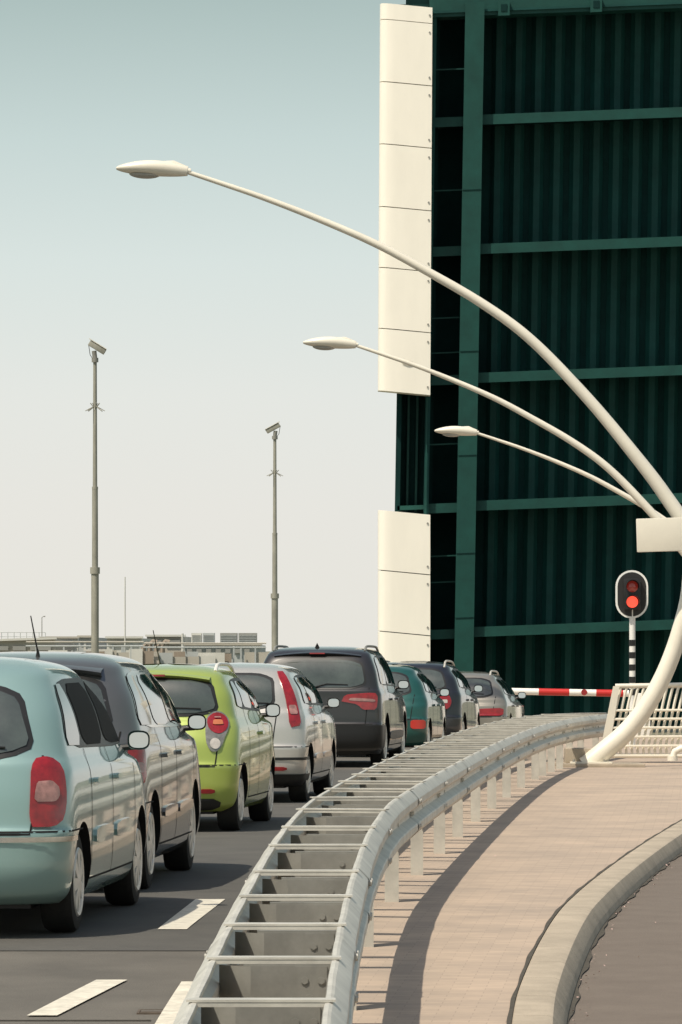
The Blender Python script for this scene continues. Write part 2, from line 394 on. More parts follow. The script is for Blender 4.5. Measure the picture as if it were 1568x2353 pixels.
def make_car(name,label,cat,X,d,heading,sp):
    L,W,Hh,belt,tb,tr,rw,cowl,ws=[sp[k] for k in('L','W','H','belt','tb','tr','rw','cowl','ws')]
    w=W/2; nr=sp.get('n',3.0); Er=sp.get('Er',.30); g=Hh-belt; st=sp.get('step',.03)
    rows=[(.19,.16,L-.22,w-.08,Er,.5,nr),(.26,.05,L-.06,w-.03,Er,.55,nr),(.42,0,L,w-.004,Er,.6,nr),(.60,.0,L-.02,w,Er,.6,nr),(.64,st,L-.05,w,Er,.6,nr),
     (.80,st+.2*tb,L-.16,w-.002,Er,.6,nr),(belt-.07,tb*.7+.01,cowl+.55,w-.012,Er,.7,nr),(belt+.0,tb,cowl+.15,w-.035,Er,.7,nr),(belt+.04,tb+.03,cowl,w-.05,Er,.7,nr),
     (belt+.45*g,tb+(tr-tb)*.45,cowl+(ws-cowl)*.45,w-.05+(rw+.03-w+.05)*.42,Er,.7,nr),
     (Hh-.17,tr-.03,ws,rw+.035,Er,.7,nr-.1),(Hh-.10,tr+.05,ws-.14,rw,Er,.7,nr-.2),(Hh-.055,tr+.15,ws-.32,rw-.07,Er+.05,.6,nr-.3),(Hh-.022,tr+.42,ws-.62,rw-.2,Er,.5,2.4),(Hh-.004,tr+.78,ws-.95,rw-.38,.3,.3,2.2),(Hh,tr+.95,ws-1.1,rw-.5,.15,.15,2)]
    B=Body(rows,L)
    wy=sp['wy']; r=sp['r']
    root=empty(name,label,cat,(X-heading*wy[0],d-wy[0],zg(d)),-math.atan(heading),'cars queueing before the raised bridge')
    root.rotation_euler.x=math.atan((zg(d+2)-zg(d))/2)
    body=B.mb.build('body',sp['paint'],root,smooth=True,angle=38)
    cut=MB()
    for y in wy:
        for sx in(-1,1):
            n=48; R=r+sp.get('arch',.05)
            vs=[];
            for xx in(sx*(w-.30),sx*(w+.15)):
                vs+= [Vector((xx,y+R*math.cos(2*math.pi*k/n),r+.01+R*math.sin(2*math.pi*k/n))) for k in range(n)]
            fs=[tuple(range(n)),tuple(range(n,2*n))[::-1]]+[(k,n+k,n+(k+1)%n,(k+1)%n) for k in range(n)]
            cut.add(vs,fs)
    co=cut.build('cutter',M_dark,root)
    bm=body.modifiers.new('b','BOOLEAN'); bm.object=co; bm.operation='DIFFERENCE'; bm.solver='EXACT'
    try: bm.material_mode='TRANSFER'
    except Exception: pass
    dg=bpy.context.evaluated_depsgraph_get(); me=bpy.data.meshes.new_from_object(body.evaluated_get(dg)); body.modifiers.clear(); body.data=me
    bpy.data.objects.remove(co)
    me.polygons.foreach_set('use_smooth',[True]*len(me.polygons)); me.set_sharp_from_angle(angle=math.radians(38))
    zt=Hh-.165; zb=belt+.055
    wn=sp['win']; sl=sp.get('slope',.05)
    fzb=lambda y: zb+sl*(1-y/L)
    mats=sp.get('wmat',[M_glass]*len(wn))
    for sx in(1,-1):
        a=wn[0]; b=wn[-1]
        sur=[(a[0]-.04,fzb(a[0])-.02),(b[1]+.06,fzb(b[1])-.02),(b[2]+.03,zt+.035),(a[3]-.03,zt+.03)]
        B.patch(sur,90,.004,sx,14,40).build('window_surround',sp.get('surround',M_black),body,smooth=True)
        for k,q in enumerate(wn):
            poly=[(q[0],fzb(q[0])),(q[1],fzb(q[1])),(q[2],zt),(q[3],zt)]
            B.patch(poly,90,.008,sx,12,14,round_=1).build('side_window',mats[k] if sx==1 else M_glass,root,smooth=True)
        for y in sp['seams']:
            B.line([(y,.30),(y,.62),(y+.02,fzb(y)-.02)],90,.014,.002,sx).build('door_seam',M_dark,body,smooth=True)
        B.line([(sp['seams'][0],.30),(sp['seams'][-1],.30)],90,.012,.002,sx).build('door_seam',M_dark,body,smooth=True)
        for y in sp['handles']:
            B.patch([(y-.1,belt-.14),(y+.1,belt-.14),(y+.1,belt-.105),(y-.1,belt-.105)],90,.03,sx,3,8,skirt=.01).build('door_handle',sp.get('handle',sp['paint']),root,smooth=True)
        if 'mould' in sp:
            for (y0,y1,z0,z1) in sp['mould']:
                B.patch([(y0,z0),(y1,z0),(y1,z1),(y0,z1)],90,.016,sx,4,14,skirt=.005).build('side_moulding',sp.get('mouldmat',sp['paint']),root,smooth=True)
        my=wn[-1][1]-.12; mz=belt+.08; mw,mh=sp.get('msize',(.08,.066)); cx=sx*(w+.045)
        mb=MB(); R=[]
        for i in range(9):
            u=i/8; sc=math.sin(math.pi*(.5+.5*u))**.6 if u<1 else .02
            R.append([Vector((cx+mw*sc*abs(math.cos(a))**.7*(1 if math.cos(a)>0 else -1),my+.13*u,mz+mh*sc*abs(math.sin(a))**.7*(1 if math.sin(a)>0 else -1))) for a in[2*math.pi*k/20 for k in range(20)]])
        mb.grid(R,close=True)
        mr=mb.build('mirror',sp.get('mirror',sp['paint']),root,smooth=True)
        gl=[]
        for k in range(24):
            a=2*math.pi*k/24; ox=mw*.84*abs(math.cos(a))**.7*(1 if math.cos(a)>0 else -1)
            gl.append(Vector((cx+ox,my+.003+.0016*(1+math.sin(a))+.10*(mw+sx*ox),mz+mh*.80*abs(math.sin(a))**.7*(1 if math.sin(a)>0 else -1))))
        MB().add(gl,[tuple(range(24))]).build('mirror_glass',M_mirror,mr)
        MB().tube([(sx*(w-.09),my+.1,mz-.05),(cx-sx*.02,my+.07,mz-.04)],.022,8).build('mirror_arm',M_black,mr,smooth=True)
        B.patch([(w*.5,.66),(w*.92,.68),(w*.9,.80),(w*.55,.76)],180,.006,-sx,5,8).build('headlight',M_clear,root,smooth=True)
        for tl in sp['tail']:
            o=B.patch(tl[1],tl[0],.014,sx,10,10,skirt=.005,round_=tl[3] if len(tl)>3 else 1).build('tail_light',tl[2],root,smooth=True)
            for q_,sub in enumerate(tl[4] if len(tl)>4 else []):
                B.patch(sub[0],tl[0],.019+.004*q_,sx,8,8,round_=1).build('lens',sub[1],o,smooth=True)
        if 'rails' in sp:
            y0,y1=sp['rails']; xx=rw-.07; pts=[]
            for k in range(13):
                t=k/12; yy=y0+(y1-y0)*t
                h=B.bvh.ray_cast(Vector((xx,yy,4)),Vector((0,0,-1)))
                pts.append(Vector((sx*xx,yy,h[0].z+.055*min(1,math.sin(math.pi*t)*3.2)-.005)))
            MB().tube(pts,.018,8).build('roof_rail',sp.get('railmat',M_galv),root,smooth=True)
    rwn=sp['rear_win']; 
    full=[(-rwn[0],rwn[2]),(rwn[0],rwn[2]),(rwn[1],rwn[3]),(-rwn[1],rwn[3])]
    big=[(-rwn[0]-.03,rwn[2]-.03),(rwn[0]+.03,rwn[2]-.03),(rwn[1]+.03,rwn[3]+.03),(-rwn[1]-.03,rwn[3]+.03)]
    B.patch(big,0,.003,1,12,24).build('window_seal',M_black,body,smooth=True)
    rg=B.patch(full,0,.008,1,12,24).build('rear_window',sp.get('rglass',M_glass_l),root,smooth=True)
    wx=sp.get('wiper',-.05)
    a=B.hit(wx,rwn[2]-.01,0,.02);b=B.hit(wx+.20,rwn[2]+.05,0,.02); c=B.hit(wx+.50,rwn[2]+.04,0,.018)
    MB().tube([a,b,c],[.010,.008,.006],6).build('wiper',M_black,rg)
    gw=sp.get('gate',rwn[0]+.05)
    B.line([(-gw,rwn[2]),(-gw+.05,.60),(gw-.05,.60),(gw,rwn[2])],0,.012,.002).build('tailgate_seam',M_dark,body,smooth=True)
    B.band(.608,.618,-72,72,.002,nz=1).build('bumper_seam',M_dark,body,smooth=True)
    if 'bumper' in sp:
        z0,z1,m=sp['bumper']; B.band(z0,z1,-sp.get('ba',66),sp.get('ba',66),.012,n=50).build('rear_bumper',m,root,smooth=True)
    if 'diffuser' in sp:
        B.patch(sp['diffuser'],0,.012,1,5,20,skirt=.004).build('diffuser',M_black,root,smooth=True)
    if 'strip' in sp:
        z0,z1,m=sp['strip']; B.band(z0,z1,12,58,.012,n=30,nz=2).build('bumper_strip',m,root,smooth=True); B.band(z0,z1,-58,-12,.012,n=30,nz=2).build('bumper_strip',m,root,smooth=True)
    B.patch([(-rw-.02,belt+.06),(rw+.02,belt+.06),(rw-.08,Hh-.14),(-rw+.08,Hh-.14)],180,.006,1,10,20).build('windscreen',M_glass,root,smooth=True)
    if 'reflector' in sp:
        for sx in(1,-1): B.patch(sp['reflector'],0,.018,sx,3,5,skirt=.003).build('reflector',M_red,root,smooth=True)
    if 'spoiler' in sp:
        ys=tr; mb=MB(); R=[]
        for k in range(17):
            x=-rw*.86+2*rw*.86*k/16; e=.05*(abs(x)/rw)**2
            R.append([Vector((x,ys+.25,Hh-.062-e)),Vector((x,ys-.0+e,Hh-.085-e*1.2)),Vector((x,ys-.03+e,Hh-.10-e*1.2)),Vector((x,ys-.0+e,Hh-.125-e*1.2)),Vector((x,ys+.2,Hh-.13-e))])
        mb.grid(R); mb.build('spoiler',sp['paint'],root,smooth=True,angle=60)
        MB().box((0,ys-.032,Hh-.104),(.22,.02,.018)).build('brake_light',M_red,root)
    if 'antenna' in sp:
        x,y,h,dx=sp['antenna']; z=B.bvh.ray_cast(Vector((x,y,4)),Vector((0,0,-1)))[0].z
        MB().tube([(x,y,z-.01),(x,y,z+.03),(x+dx*.1,y-.02,z+.06),(x+dx,y-h*.25,z+h)],[.018,.010,.006,.004],8).build('antenna',M_black,root,smooth=True)
    if 'fin' in sp:
        x,y=sp['fin']; z=B.bvh.ray_cast(Vector((x,y,4)),Vector((0,0,-1)))[0].z
        MB().add([(x-.035,y,z),(x+.035,y,z),(x,y+.16,z-.004),(x,y-.02,z+.07)],[(0,1,3),(1,2,3),(2,0,3)]).build('antenna_fin',P_black,root)
    tw=.20; 
    for y in wy:
        for sx in(1,-1):
            T=Matrix.Translation((sx*(w-.022),y,r))@Matrix.Rotation(sx*math.pi/2,4,'Y')
            mb=MB(); q=r
            pr=[(q*.60,-tw),(q*.93,-tw+.005),(q*.985,-tw+.03),(q,-tw+.05),(q,-.05),(q*.985,-.028),(q*.95,-.010),(q*.80,-.001),(q*.70,-.004),(q*.655,-.012)]
            mb.lathe(pr,T,40)
            tyre=mb.build('wheel',M_rubber,root,smooth=True,angle=30)
            mb=MB(); mb.lathe([(q*.70,-.008),(q*.665,.004),(q*.60,-.002),(q*.575,-.03)],T,40)
            ns=sp.get('spokes',7)
            mb.lathe([(.0,.006),(q*.10,.006),(q*.20,.0),(q*.22,-.04)],T,20)
            for k in range(ns):
                a=2*math.pi*k/ns+.3; c,s_=math.cos(a),math.sin(a); ww=sp.get('spw',.028)
                v=[]
                for rr,wd,hh in((q*.14,ww*.9,.002),(q*.61,ww*1.7,-.004)):
                    for e in(-1,1):
                        for dh in(0,-.03): v.append(T@Vector((rr*c-e*wd*s_,rr*s_+e*wd*c,hh+dh)))
                mb.add(v,[(0,2,6,4),(1,5,7,3),(0,4,5,1),(2,3,7,6),(4,6,7,5),(0,1,3,2)])
            mb.build('rim',sp.get('rim',M_rim),tyre,smooth=True,angle=30)
            MB().lathe([(0,-.035),(q*.6,-.035)],T,24).build('dark_backing',M_black,tyre)  # black disc added as a dark backing behind the spokes
    MB().box((0,L/2,.20),(W-.5,L-.7,.08)).build('underbody',M_black,root)
    return root
base=lambda **k:k
circ=lambda x,z,r:[(x+r*math.cos(i*.5236),z+r*math.sin(i*.5236)) for i in range(12)]
make_car('parked_car','teal people carrier with open side windows, nearest car of the queue','car',-2.39,27.2,.082,base(L=4.28,W=1.75,H=1.62,belt=1.0,tb=.10,tr=.42,rw=.66,cowl=3.45,ws=2.65,n=2.8,Er=.38,paint=P_teal,wy=(.74,3.50),r=.295,
  win=[(.50,1.02,.98,.80),(1.10,1.95,1.92,1.08),(2.03,3.12,2.62,2.0)],wmat=[M_glass,M_open,M_open],seams=[1.08,2.0,3.12],handles=[1.28,2.18],
  mould=[(1.18,1.92,.50,.60),(2.08,2.95,.50,.60)],tail=[(14,[(.655,.64),(.80,.64),(.86,.68),(.88,.80),(.87,.95),(.83,1.02),(.76,1.04),(.675,1.02)],M_red,1,[([(.685,.785),(.81,.785),(.835,.82),(.83,.87),(.79,.905),(.70,.90)],M_pinklens)])],
  rear_win=(.66,.52,1.05,1.44),strip=(.555,.585,M_chrome),mirror=P_teal,msize=(.072,.062),wiper=0.0))
make_car('parked_car','dark grey people carrier directly ahead of the teal one in the queue','car',-2.19,32.0,.072,base(L=4.50,W=1.80,H=1.645,belt=1.04,tb=.10,tr=.42,rw=.67,cowl=3.7,ws=2.9,n=2.8,Er=.36,paint=P_grey,wy=(.80,3.53),r=.315,
  win=[(.45,1.15,1.08,.72),(1.24,2.10,2.05,1.18),(2.18,3.35,2.75,2.12)],seams=[1.2,2.14,3.4],handles=[1.42,2.34],mould=[(1.28,2.08,.48,.56),(2.22,3.2,.48,.56)],
  tail=[(30,[(.76,.72),(.93,.74),(.93,1.08),(.80,1.08)],M_red,1,[([(.80,.82),(.90,.82),(.90,.89),(.80,.89)],M_pinklens)])],
  rear_win=(.68,.55,1.10,1.47),spoiler=1,surround=M_chrome,msize=(.070,.060),antenna=(.10,.72,.28,-.04)))
make_car('parked_car','lime green small hatchback with round tail lights and roof rails','car',-1.69,42.4,.10,base(L=3.64,W=1.60,H=1.53,belt=1.0,tb=.16,tr=.34,rw=.60,cowl=3.0,ws=2.3,n=2.9,Er=.30,paint=P_lime,wy=(.58,2.96),r=.285,
  win=[(.62,.98,.98,.80),(1.04,1.66,1.62,1.04),(1.74,2.66,2.20,1.70)],slope=.10,seams=[1.0,1.70,2.7],handles=[1.9],rear_win=(.60,.50,1.08,1.38),spoiler=1,rails=(.65,2.1),railmat=M_rim,
  tail=[(14,[(.64+.112*math.cos(a*.5236),.99+.112*math.sin(a*.5236)) for a in(-1,0,1,2,3,4,5,6)]+[(.52,.88),(.53,.79),(.57,.735),(.62,.735),(.665,.78),(.705,.88)],M_smoke,1,[(circ(.64,.99,.098),M_red),(circ(.605,.805,.048),M_clear),([(.59,.97),(.69,.97),(.68,1.01),(.60,1.01)],M_amber),([(.605,1.025),(.675,1.025),(.66,1.045),(.62,1.045)],M_pinklens)])],
  diffuser=[(-.62,.20),(.62,.20),(.66,.32),(-.66,.32)],reflector=[(.46,.36),(.60,.36),(.60,.40),(.46,.40)],antenna=(-.15,1.9,.36,-.06),mirror=M_black,msize=(.072,.066)))
make_car('parked_car','silver hatchback with tall red tail lights beside the rear window','car',-1.18,50.5,.10,base(L=4.02,W=1.70,H=1.52,belt=.98,tb=.10,tr=.30,rw=.62,cowl=3.15,ws=2.5,n=3.2,Er=.26,paint=P_silver,wy=(.68,3.17),r=.295,
  win=[(.60,1.0,1.0,.72),(1.08,1.80,1.78,1.06),(1.88,2.85,2.4,1.86)],seams=[1.04,1.84,2.9],handles=[1.22,2.02],rear_win=(.50,.46,1.04,1.38),
  tail=[(20,[(.68,.82),(.81,.84),(.79,1.1),(.70,1.42),(.61,1.42),(.67,1.1)],M_red,1,[([(.69,.96),(.78,.96),(.77,1.06),(.69,1.06)],M_pinklens)])],bumper=(.20,.32,M_black),strip=(.47,.50,M_black),reflector=[(.5,.36),(.66,.36),(.66,.40),(.5,.40)],
  mould=[(1.1,1.8,.46,.52),(1.9,2.8,.46,.52)],mirror=P_silver,msize=(.072,.058)))
make_car('parked_suv','large black sport utility vehicle with roof rails in the middle of the queue','suv',-.27,66.0,.105,base(L=4.57,W=1.86,H=1.72,belt=1.08,tb=.06,tr=.28,rw=.72,cowl=3.3,ws=2.75,n=3.6,Er=.22,paint=P_black,wy=(.88,3.68),r=.355,
  win=[(.50,1.25,1.22,.62),(1.32,2.1,2.06,1.30),(2.18,3.1,2.65,2.14)],seams=[1.28,2.14,3.2],handles=[1.48,2.36],rear_win=(.70,.62,1.13,1.52),spoiler=1,rails=(.5,2.6),fin=(-.05,.7),railmat=M_galv_d,
  tail=[(8,[(.36,.92),(.60,.90),(.66,.82),(.86,.82),(.88,1.0),(.84,1.06),(.42,1.04)],M_red,1,[([(.46,.95),(.84,.93),(.84,.97),(.50,.99)],M_pinklens)])],bumper=(.20,.60,M_black),mould=[(1.2,3.3,.38,.5)],mouldmat=M_black,mirror=P_black,msize=(.085,.066)))
make_car('parked_car','dark green hatchback partly hidden just ahead of the black utility vehicle','car',.58,73.4,.115,base(L=3.95,W=1.68,H=1.49,belt=.95,tb=.14,tr=.42,rw=.58,cowl=3.1,ws=2.4,n=2.9,Er=.28,paint=P_dgreen,wy=(.62,3.08),r=.285,
  win=[(.6,1.0,1.0,.78),(1.08,1.75,1.72,1.06),(1.83,2.75,2.3,1.8)],seams=[1.04,1.79,2.8],handles=[1.22,2.0],rear_win=(.58,.46,1.0,1.33),tail=[(12,[(.58,.46),(.82,.46),(.82,.60),(.58,.60)],M_red_b,1)],mirror=M_black))
make_car('parked_car','black hatchback with roof rails between the dark green and the beige car','car',1.25,79.3,.125,base(L=4.15,W=1.75,H=1.58,belt=1.03,tb=.10,tr=.38,rw=.62,cowl=3.1,ws=2.5,n=3.0,Er=.28,paint=P_night,wy=(.75,3.3),r=.32,
  win=[(.5,1.1,1.08,.72),(1.18,1.9,1.86,1.14),(1.98,2.9,2.4,1.94)],seams=[1.14,1.94,2.95],handles=[1.32,2.12],rear_win=(.62,.5,1.08,1.42),rails=(.5,2.3),tail=[(16,[(.60+.12*math.cos(i*.5236),.88+.14*math.sin(i*.5236)) for i in range(12)],M_red,0,[([(.56,.85),(.65,.85),(.65,.91),(.56,.91)],M_clear)])],mirror=P_night))
make_car('parked_car','beige grey estate car at the front of the queue by the barrier','estate car',2.28,86.0,.125,base(L=4.6,W=1.76,H=1.46,belt=.93,tb=.12,tr=.42,rw=.60,cowl=3.3,ws=2.65,n=3.0,Er=.28,paint=P_beige,wy=(.95,3.65),r=.31,
  win=[(.5,1.3,1.26,.72),(1.38,2.15,2.1,1.34),(2.23,3.05,2.65,2.2)],seams=[1.34,2.19,3.1],handles=[1.5,2.4],rear_win=(.62,.52,.98,1.30),rails=(.6,2.5),railmat=M_galv,tail=[(10,[(.34,.62),(.82,.62),(.84,.77),(.34,.75)],M_red,1)],mirror=P_beige))
# ---------------------------------------------------------------- lamps
def Q(x,y): return P(x,y,61)-P(1352,1753,61)
mast=[(1345,1760),(1385,1728),(1440,1680),(1490,1615),(1530,1540),(1562,1450),(1583,1360),(1588,1290),(1575,1215),(1530,1140),(1445,1028),(1335,898),(1200,763),(1100,692),(985,625),(870,563),(740,506),(600,452),(500,418),(428,394)]
rad=[.130,.130,.125,.12,.115,.11,.106,.103,.100,.094,.084,.075,.067,.062,.056,.051,.045,.038,.033,.029]
ss=[0]
for i in range(1,len(mast)): ss.append(ss[-1]+math.dist(mast[i],mast[i-1]))
fx=pchip(ss,[m[0] for m in mast]); fy=pchip(ss,[m[1] for m in mast]); frd=pchip(ss,rad)
def lamp0():
    b=P(1352,1753,61)
    root=empty('street_lamp','nearest, largest curved cream street lamp, its bowed mast rising beside the slatted railing','street lamp',b,0,'curved street lamps over the road')
    n=90
    MB().tube([Q(fx(ss[-1]*i/n),fy(ss[-1]*i/n)) for i in range(n+1)],[frd(ss[-1]*i/n) for i in range(n+1)],18).build('mast',M_cream,root,smooth=True)
    tip=Q(268,384); end=Q(432,391); R=[]
    ax=(end-tip); Lh=ax.length; ax.normalize(); up=Vector((0,-1,0)).cross(ax); up=up if up.z>0 else -up
    for i in range(29):
        tt=.5-.5*math.cos(math.pi*i/28)
        wd=.17*math.sin(math.pi*min(1,tt*.93+.01))**.55*(1-.45*tt)+.006; ht=.098*math.sin(math.pi*min(1,tt*.86+.01))**.62*(1-.10*tt)+.004; hb=ht*1.2
        c=tip+ax*Lh*tt+up*(-.012+.03*math.sin(math.pi*tt))
        R.append([c+Vector((0,1,0))*wd*math.cos(a)+up*((ht if math.sin(a)>0 else hb)*math.sin(a)) for a in[2*math.pi*k/20 for k in range(20)]])
    lm=MB().grid(R,close=True).build('lamp_head',M_cream,root,smooth=True)
    g=[]
    c0=tip+ax*.38-up*.075
    for i in range(9):
        t=i/8*math.pi/2; g.append([c0+ax*.21*math.sin(t)*math.cos(a)+Vector((0,1,0))*.10*math.sin(t)*math.sin(a)-up*.062*math.cos(t) for a in[2*math.pi*k/20 for k in range(20)]])
    MB().grid(g,close=True).build('glass_bowl',M_bowl,lm,smooth=True)
    MB().tube([tip+ax*.5+up*.085,tip+ax*.75+up*.085,tip+ax*.95+up*.035],[.012,.038,.012],8).build('latch_cover',M_cream,lm,smooth=True)
    MB().tube([end-ax*.12,end+ax*.04-up*.01],[.045,.035],12).build('collar',M_cream,lm,smooth=True)
    return root
L0=lamp0()
def copytree(o,parent=None):
    c=o.copy(); COL.objects.link(c)
    if parent is not None: c.parent=parent
    for ch in list(o.children): copytree(ch,c)
    return c
def rel(px,py,d): return P(px,py,d)-Q(268,384)
a=copytree(L0); a.location=rel(697,785,82.5); a['label']='middle of the three curved cream street lamps, its head in front of the bridge panels'
a=copytree(L0); a.location=rel(999,988,103); a['label']='farthest and smallest curved cream street lamp, its head before the dark green girder'
b=P(1352,1753,61)
t=empty('lamp_footing','pale concrete footing slab under the nearest street lamp','footing',(b.x+.15,b.y,zg(61)+.12))
MB().box((0,.1,.02),(1.15,1.0,.05)).build('slab',M_kerb,t,bev=.01)
MB().box((-.28,.25,.14),(.34,.5,.2)).build('block',M_kerb,t,bev=.02)
MB().box((-.12,0,.055),(.55,.45,.025)).build('flange',M_cream,t,bev=.004)
for sx in(-1,1):
    for sy in(-1,1): MB().tube([(sx*.2-.15,sy*.16,.03),(sx*.2-.15,sy*.16,.10)],.018,8).build('bolt',M_bolt,t)
c=P(1531,1228,60.6)
t=empty('sign_board','blank cream board fixed on the mast of the nearest street lamp','sign board',c)
MB().box((0,0,0),(.78,.05,.44),Matrix.Rotation(-.03,3,'Y')).build('board',M_cream,t,bev=.015)
MB().box((.2,.06,0),(.12,.08,.3)).build('clamp',M_galv,t)
# ---------------------------------------------------------------- railing
d0=63.0; o0=P(1400,1738,d0); o0.z=zg(d0)+.12
t=empty('railing','cream slatted railing with slanting bars beside the lamp footing','railing',o0)
MB().tube([P(1414,1576,d0),P(1640,1572,d0),P(1760,1571,d0+1)],.033,10).build('top_rail',M_cream,t,o0,smooth=True)
MB().box(P(1600,1579,d0+.10),(2.2,.16,.02)).build('cap',M_galv,t,o0)
MB().tube([P(1384,1712,d0),P(1400,1736,d0),P(1760,1736,d0)],.03,8).build('bottom_rail',M_cream,t,o0,smooth=True)
for k in range(26):
    x=1414+k*13.2
    MB().tube([P(x,1578,d0),P(x-8,1610,d0),P(x-21,1670,d0),P(x-29,1712,d0),P(x-27,1734,d0)],[.021]*5,6).build('bar',M_cream,t,o0,smooth=True)
for y in(1632,1652,1672,1693,1714):
    MB().tube([P(1404-(y-1632)*.25,y,d0-.05),P(1760,y-2,d0-.05)],.017,6).build('slat',M_cream,t,o0,smooth=True)
MB().add([P(1409,1576,d0-.07),P(1424,1576,d0-.07),P(1401,1716,d0-.07),P(1381,1716,d0-.07)],[(0,1,2,3)]).build('end_plate',M_cream,t,o0)
c=P(1556,1742,60)
t=empty('pipe_fitting','short bent cream pipe fitting on the footing at the right edge','pipe fitting',c)
MB().tube([(-.06,0,.0),(-.03,0,.09),(.05,0,.13),(.2,0,.14)],.045,10).build('pipe',M_cream,t,smooth=True)
MB().tube([(-.06,0,-.03),(-.06,0,.03)],.07,10).build('foot',M_cream,t,smooth=True)
# ---------------------------------------------------------------- traffic light
dT=75.0; c=P(1452,1365,dT); gz=zg(dT)
t=empty('traffic_light','two lens bridge signal with a lit red lamp on a black and white banded pole','traffic light',(c.x,dT,gz))
def stadium(w,h,y,n=14):
    r=w/2; pts=[]
    for k in range(n+1): a=math.pi*k/n; pts.append(Vector((r*math.cos(a),y,h/2-r+r*math.sin(a))))
    for k in range(n+1): a=math.pi+math.pi*k/n; pts.append(Vector((r*math.cos(a),y,-h/2+r+r*math.sin(a))))
    return pts
cz=c.z-gz
sh=lambda pts:[p+Vector((0,0,cz)) for p in pts]
bd=MB().prism(sh(stadium(.53,.785,0)),(0,.02,0)).build('backboard',mat('sign_white',(.8,.8,.76),.5),t)
MB().prism(sh(stadium(.465,.72,-.008)),(0,.008,0)).build('black_face',mat('board_black',(.018,.018,.017),.6),bd)
MB().box((0,-.07,cz),(.27,.10,.50)).build('housing',M_black,t,bev=.012)
for dz,m in((.125,mat('lens_dull_red',(.30,.03,.02),.2,coat=1,emit=(.5,.03,.02),es=.12)),(-.125,mat('lens_lit_red',(.9,.05,.03),.3,emit=(1,.09,.05),es=1.3))):
    T=Matrix.Translation((0,-.118,cz+dz))@Matrix.Rotation(math.pi/2,4,'X')
    ln=MB().lathe([(.0,.02),(.05,.015),(.085,.006),(.098,0)],T,24).build('lens',m,t,smooth=True)
    R=[]
    for yy in(-.118,-.26): R.append([Vector((.108*math.cos(a),yy,cz+dz+.108*math.sin(a))) for a in[math.pi*(-.08+1.16*k/14) for k in range(15)]])
    MB().grid(R).build('visor',M_black,ln,smooth=True)
MB().tube([(.01,.04,0),(.01,.04,cz-.2)],.05,14).build('pole',mat('pole_white',(.75,.74,.70),.5),t,smooth=True)
for z in(.55,.98,1.18,1.38,1.58,1.78):
    MB().tube([(.01,.04,z),(.01,.04,z+.10)],.0535,14).build('band',M_black,t,smooth=True)
# ---------------------------------------------------------------- barrier
dB=104.0; pv=P(1470,1594,dB)
t=empty('barrier_gate','red and white striped lifting barrier lowered across the road before the bridge','barrier',(pv.x,dB,zg(dB)))
og=(pv.x,dB,zg(dB))
M_bw=mat('barrier_white',(.8,.78,.72),.4); M_br=mat('barrier_red',(.50,.022,.018),.4)
arm=MB().tube([P(1130,1587,dB),P(1455,1593,dB)],.075,14).build('arm',M_bw,t,og,smooth=True)
for x0,x1 in((1238,1308),(1370,1432),(1130,1172)):
    f=lambda x:P(x,1587+6*(x-1130)/325,dB); MB().tube([f(x0),f(x1)],.079,14).build('red_band',M_br,arm,og,smooth=True)
cc=P(1342,1590,dB); MB().tube([cc+Vector((0,-.12,0)),cc+Vector((0,.1,0))],.07,14).build('warning_lamp',M_red,t,og,smooth=True)
MB().box((0,0,.55),(.45,.5,1.1)).build('housing',M_bw,t,bev=.02)
# ---------------------------------------------------------------- bridge
D=130.0; ob_=P(1065,1690,D)
br=empty('raised_bridge','raised dark green steel bascule bridge leaf with cream edge panels','bridge',ob_)
def lean(y): return (1640-y)*.017
def sk(x): return -.038*(x-1065)
def qb(name,m,x0,x1,y0,y1,dF,dBk,parent=br,skew=True,bev=0):
    vs=[]
    for dd in(dF,dBk):
        for (x,y) in((x0,y0),(x1,y0),(x1,y1),(x0,y1)):
            yy=y+(sk(x) if skew else 0); p=P(x+lean(y),yy,dF); p.y=dd; vs.append(p)
    return MB().add(vs,[(0,1,2,3),(7,6,5,4),(0,4,5,1),(1,5,6,2),(2,6,7,3),(3,7,4,0)]).build(name,m,parent,ob_,bev=bev)
qb('deck_plate',M_green_d,985,1830,-24,1690,D+1.8,D+1.86)
qb('deck_plate',M_green_d,905,985,-10,1690,D+.9,D+.96)
for k in range(16):
    x=1110+k*46
    v=[]
    for y in(-14,1690):
        for (xx,dd) in((x,1.79),(x+9,1.62),(x+23,1.62),(x+32,1.79)):
            p=P(xx+lean(y),y+sk(xx),D); p.y=D+dd; v.append(p)
    MB().add(v,[(0,1,5,4),(1,2,6,5),(2,3,7,6),(0,3,2,1),(4,5,6,7)]).build('deck_rib',M_green,br,ob_)
for y in(275,572,868,1162,1452):
    fl=qb('cross_beam',M_green_l,1084,1830,y-11,y+12,D+.05,D+.09)
    qb('web',M_green_d,1084,1830,y-1,y+1.5,D+.09,D+1.79,fl)
    fl=qb('cross_beam',M_green_l,968,1046,y-8,y+14,D+.15,D+.19)
    qb('web',M_green_d,968,1046,y+1,y+3.5,D+.19,D+1.79,fl)
gd=qb('main_girder',M_green_l,1042,1086,5,1690,D-.25,D-.2)
qb('web',M_green,1061,1067,5,1690,D-.2,D+1.79,gd)
for y in(435,806,1045,1270,1418): qb('splice_plate',M_green_d,1043,1085,y,y+1.2,D-.27,D-.25,gd)
qb('edge_girder',M_green,966,977,5,1690,D-.02,D+1.79)
qb('edge_girder',M_green_d,900,911,895,1180,D+.1,D+.9,br)
tb_=qb('top_beam',M_green_l,960,1830,-20,36,D-.1,D+.6)
qb('top_beam_lip',M_green,960,1830,22,27,D-.16,D-.1,tb_)
qb('top_web',M_green_d,960,1830,-22,-4,D+.6,D+1.8)
